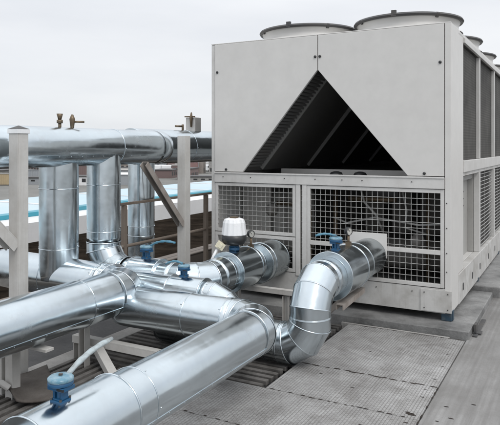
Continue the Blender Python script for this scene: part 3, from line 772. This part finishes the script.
MB().lathe([(.12,0),(.2,.1),(.16,.3),(.05,.42),(.0005,.45)], (-13.3,22.6,.3), n=12).build('fitting', M['greenf'], t)
random.seed(3)
def boxb(x, y, w, d, h, name, mat, lab, cat, group=None):
    o = MB().box(x-w/2, x+w/2, y-d/2, y+d/2, -8, -8+h).build(name, mat, org=(x,y,-8)); tag(o, lab, cat, group); return o
def at(px, d):
    u = (px-250)/605; return (d*(-.4772+.8788*u), d*(.8788+.4772*u))
cols = {'orange':(.42,.33,.20),'red':(.25,.15,.145),'brown':(.17,.12,.115),'white':(.72,.72,.72),'grey':(.3,.32,.34)}
CM = {k: mat_paint('container_'+k, v, .6, .3, .3, streak=True) for k, v in cols.items()}
def container(px, d, w, h, c, lab):
    x, y = at(px, d); R = Matrix.Translation((x, y, -8)) @ Matrix.Rotation(math.radians(28), 4, 'Z')
    t = thing('shipping_container', lab, 'container', (x, y, -8), 'containers and trucks on the quay')
    m = MB(); n_ = 26
    vs = []; fs = []
    for i in range(n_+1):
        yy = -1.2 + (.08 if i % 2 else 0); vs += [R@Vector((-w/2+w*i/n_, yy, .2)), R@Vector((-w/2+w*i/n_, yy, h))]
    for i in range(n_): fs.append((2*i, 2*i+2, 2*i+3, 2*i+1))
    m.add(vs, fs); m.box(-w/2, w/2, -1.1, 1.2, .2, h, R); m.build('container_body', CM[c], t)
    f = MB()
    for a in (-w/2, w/2): f.box(a-.1, a+.1, -1.28, -1.08, 0, h+.05, R)
    f.box(-w/2, w/2, -1.27, -1.09, h-.1, h+.06, R); f.build('container_frame', CM['grey'], t)
container(3, 150, 6, 2.9, 'orange', 'orange container far off left of the capped post')
container(81, 165, 7, 4.5, 'brown', 'brown-red container seen between the first two risers')
container(191.5, 215, 5, 4.2, 'red', 'red container far off right of the grey post')
container(32, 170, 6, 3, 'grey', 'grey container just right of the capped post')
for i, (px, d) in enumerate(((127,190),(158,230),(163,232),(168,228),(173,232),(199,235),(205,230),(210,236),(79,240),(84,238),(30,240))):
    x, y = at(px, d); R = Matrix.Translation((x, y, -8)) @ Matrix.Rotation(math.radians(28+random.uniform(-10,10)), 4, 'Z')
    t = thing('parked_van', 'small white van parked far off on the quay', 'van', (x, y, -8), 'white vans on the quay')
    MB().box(-2.4, 1.3, -.9, .9, .5, 2.6, R).box(1.3, 2.5, -.9, .9, .5, 1.6, R).build('van_body', M['white'], t, .15)
    MB().box(1.31, 1.9, -.88, .88, 1.61, 2.3, R).build('windscreen', M['black'], t, .1)
    m = MB()
    for a in (-1.6, 1.7): m.sweep([R@Vector((a,-.95,.4)), R@Vector((a,.95,.4))], .4, 14)
    m.build('wheel', M['black'], t)
random.seed(11)
for k in range(46):
    px = random.choice([random.uniform(-8,12), random.uniform(22,40), random.uniform(70,92), random.uniform(114,130), random.uniform(150,215), random.uniform(150,215)])
    d = random.uniform(150, 330); x, y = at(px, d); w_, dp, h = random.uniform(3,11), random.uniform(3,6), random.uniform(2.2,5.5)*(1 if d > 200 else .6)
    Rm = Matrix.Translation((x, y, -8)) @ Matrix.Rotation(math.radians(random.choice([20,28,110])), 4, 'Z')
    t = thing('quay_shed', 'small flat shed in the hazy clutter of the far quay', 'shed', (x, y, -8), 'small sheds on the far quay')
    MB().box(-w_/2, w_/2, -dp/2, dp/2, 0, h, Rm).build('wall', random.choice([CM['white'], CM['grey'], M['concrete'], CM['brown'], M['bracegrey'], CM['grey']]), t)
    MB().box(-w_/2-.2, w_/2+.2, -dp/2-.2, dp/2+.2, h, h+.25, Rm).build('roof', random.choice([M['darkgrey'], M['post'], M['white']]), t)
    m = MB()
    for q in range(int(w_/2)): m.box(-w_/2+.6+2*q, -w_/2+1.6+2*q, -dp/2-.05, -dp/2-.01, .8, min(h-.4, 2.0), Rm)
    m.build('window', M['black'], t)
# distant town
for i, (px, d, w, h, c) in enumerate(((-30,420,40,13,'grey'),(28,380,16,11,'white'),(60,450,60,10,'grey'),(82,300,12,9.5,'white'),(125,330,14,10,'grey'),(160,420,30,9,'white'),(230,460,60,11,'grey'),(-80,400,40,14,'white'),(300,520,70,12,'grey'))):
    x, y = at(px, d); R = Matrix.Translation((x, y, -8)) @ Matrix.Rotation(math.radians(28), 4, 'Z')
    t = thing('town_building', 'distant low block building on the skyline', 'building', (x, y, -8), 'buildings on the skyline')
    MB().box(-w/2, w/2, -6, 6, 0, h, R).build('wall', CM[c], t)
    m = MB()
    for k in range(int(w/3)):
        for z in range(min(2, int(h/3.2))): m.box(-w/2+1+3*k, -w/2+2.4+3*k, -6.06, -5.98, 1.2+3.2*z, 2.7+3.2*z, R)
    m.build('window', M['black'], t)
# far trees
def tree(px, d, hgt, seed):
    rnd = random.Random(seed); x, y = at(px, d)
    t = thing('broadleaf_tree', 'dark green tree in the far treeline behind the quay', 'tree', (x, y, -8), 'trees in the far treeline')
    m = MB(); m.sweep([(x,y,-8),(x+.2,y,-8+hgt*.3),(x,y,-8+hgt*.7)], [.4,.3,.1], 8); 
    for k in range(5):
        a = rnd.uniform(0, 2*PI); m.sweep([(x,y,-8+hgt*(.3+.06*k)), (x+2.2*math.cos(a), y+2.2*math.sin(a), -8+hgt*(.55+.06*k))], [.15,.05], 6)
    m.build('trunk', M['bark'], t)
    m = MB()
    for k in range(420):
        v = Vector((rnd.gauss(0,1), rnd.gauss(0,1), rnd.gauss(0,1))).normalized()*rnd.uniform(.5,1)**.6
        p = Vector((x+v.x*hgt*.36, y+v.y*hgt*.36, -8+hgt*.62+v.z*hgt*.36)); p += Vector((rnd.uniform(-.5,.5),)*3)
        s = rnd.uniform(.35,.8); a = Vector((rnd.uniform(-1,1),rnd.uniform(-1,1),rnd.uniform(-1,1))).normalized()*s; b = a.cross(Vector((rnd.uniform(-1,1),rnd.uniform(-1,1),1))).normalized()*s
        m.add([p-a-b, p+a-b*.6, p+a*.8+b, p-a*.7+b*.9], [(0,1,2,3)])
    m.build('crown', M['leaf'], t)
k = 0
for px in range(-40, 330, 9):
    tree(px + random.uniform(-3,3), 270+random.uniform(-15,70), random.uniform(7.5, 12), k); k += 1

# ------------------------------------------------------------------ camera, light, world
cam = bpy.data.cameras.new('camera'); co = bpy.data.objects.new('camera', cam); COL.objects.link(co)
co.location = (0, 0, 1.45); co.rotation_euler = (math.radians(90), 0, math.radians(28.5))
cam.sensor_width = 36; cam.lens = 605/500*36; cam.shift_y = -(212.5-147)/500; cam.clip_end = 6000; cam.clip_start = .05
scene.camera = co
EL, AZ = 52, 125      # sun elevation, compass azimuth measured clockwise from +Y
sd = Vector((math.sin(math.radians(AZ))*math.cos(math.radians(EL)), math.cos(math.radians(AZ))*math.cos(math.radians(EL)), math.sin(math.radians(EL))))
sun = bpy.data.lights.new('sun', 'SUN'); so = bpy.data.objects.new('sun', sun); COL.objects.link(so)
so.rotation_euler = sd.to_track_quat('Z', 'Y').to_euler(); sun.energy = 1.2; sun.angle = math.radians(25); sun.color = (1, .97, .93)
w = bpy.data.worlds.new('World'); scene.world = w; w.use_nodes = True; nt = w.node_tree; N = nt.nodes; L = nt.links
bg = N['Background']; sky = N.new('ShaderNodeTexSky'); sky.sky_type = 'NISHITA'; sky.sun_disc = False
sky.sun_elevation = math.radians(EL); sky.sun_rotation = math.radians(AZ)
tc = N.new('ShaderNodeTexCoord'); sp = N.new('ShaderNodeSeparateXYZ'); L.new(tc.outputs['Generated'], sp.inputs[0])
rp = N.new('ShaderNodeValToRGB'); L.new(sp.outputs['Z'], rp.inputs[0]); e = rp.color_ramp.elements
e[0].position = 0; e[0].color = (.87,.88,.895,1); e[1].position = .30; e[1].color = (.86,.875,.905,1)
q = e.new(1.0); q.color = (1,1,1,1)
mp = N.new('ShaderNodeMapping'); mp.inputs['Scale'].default_value = (1.0,1.0,5); L.new(tc.outputs['Generated'], mp.inputs[0])
nz = N.new('ShaderNodeTexNoise'); nz.inputs['Scale'].default_value = 1.6; nz.inputs['Detail'].default_value = 5; L.new(mp.outputs[0], nz.inputs['Vector'])
r2 = N.new('ShaderNodeValToRGB'); L.new(nz.outputs['Fac'], r2.inputs[0]); r2.color_ramp.elements[0].position = .3; r2.color_ramp.elements[0].color = (.80,.82,.85,1); r2.color_ramp.elements[1].position = .7; r2.color_ramp.elements[1].color = (1,1,1,1)
mu = N.new('ShaderNodeMix'); mu.data_type = 'RGBA'; mu.blend_type = 'MULTIPLY'; mu.inputs[0].default_value = 1; L.new(rp.outputs[0], mu.inputs[6]); L.new(r2.outputs[0], mu.inputs[7])
sc = N.new('ShaderNodeVectorMath'); sc.operation = 'SCALE'; L.new(mu.outputs[2], sc.inputs[0])
zr_ = N.new('ShaderNodeMapRange'); L.new(sp.outputs['Z'], zr_.inputs[0]); zr_.inputs[1].default_value = .2; zr_.inputs[2].default_value = 1; zr_.inputs[3].default_value = 11.0; zr_.inputs[4].default_value = 19
L.new(zr_.outputs[0], sc.inputs['Scale'])
mx = N.new('ShaderNodeMix'); mx.data_type = 'RGBA'; mx.inputs[0].default_value = .93; L.new(sky.outputs[0], mx.inputs[6]); L.new(sc.outputs[0], mx.inputs[7])
L.new(mx.outputs[2], bg.inputs[0]); bg.inputs[1].default_value = .1
scene.view_settings.view_transform = 'Standard'; scene.view_settings.look = 'None'; scene.view_settings.exposure = 0
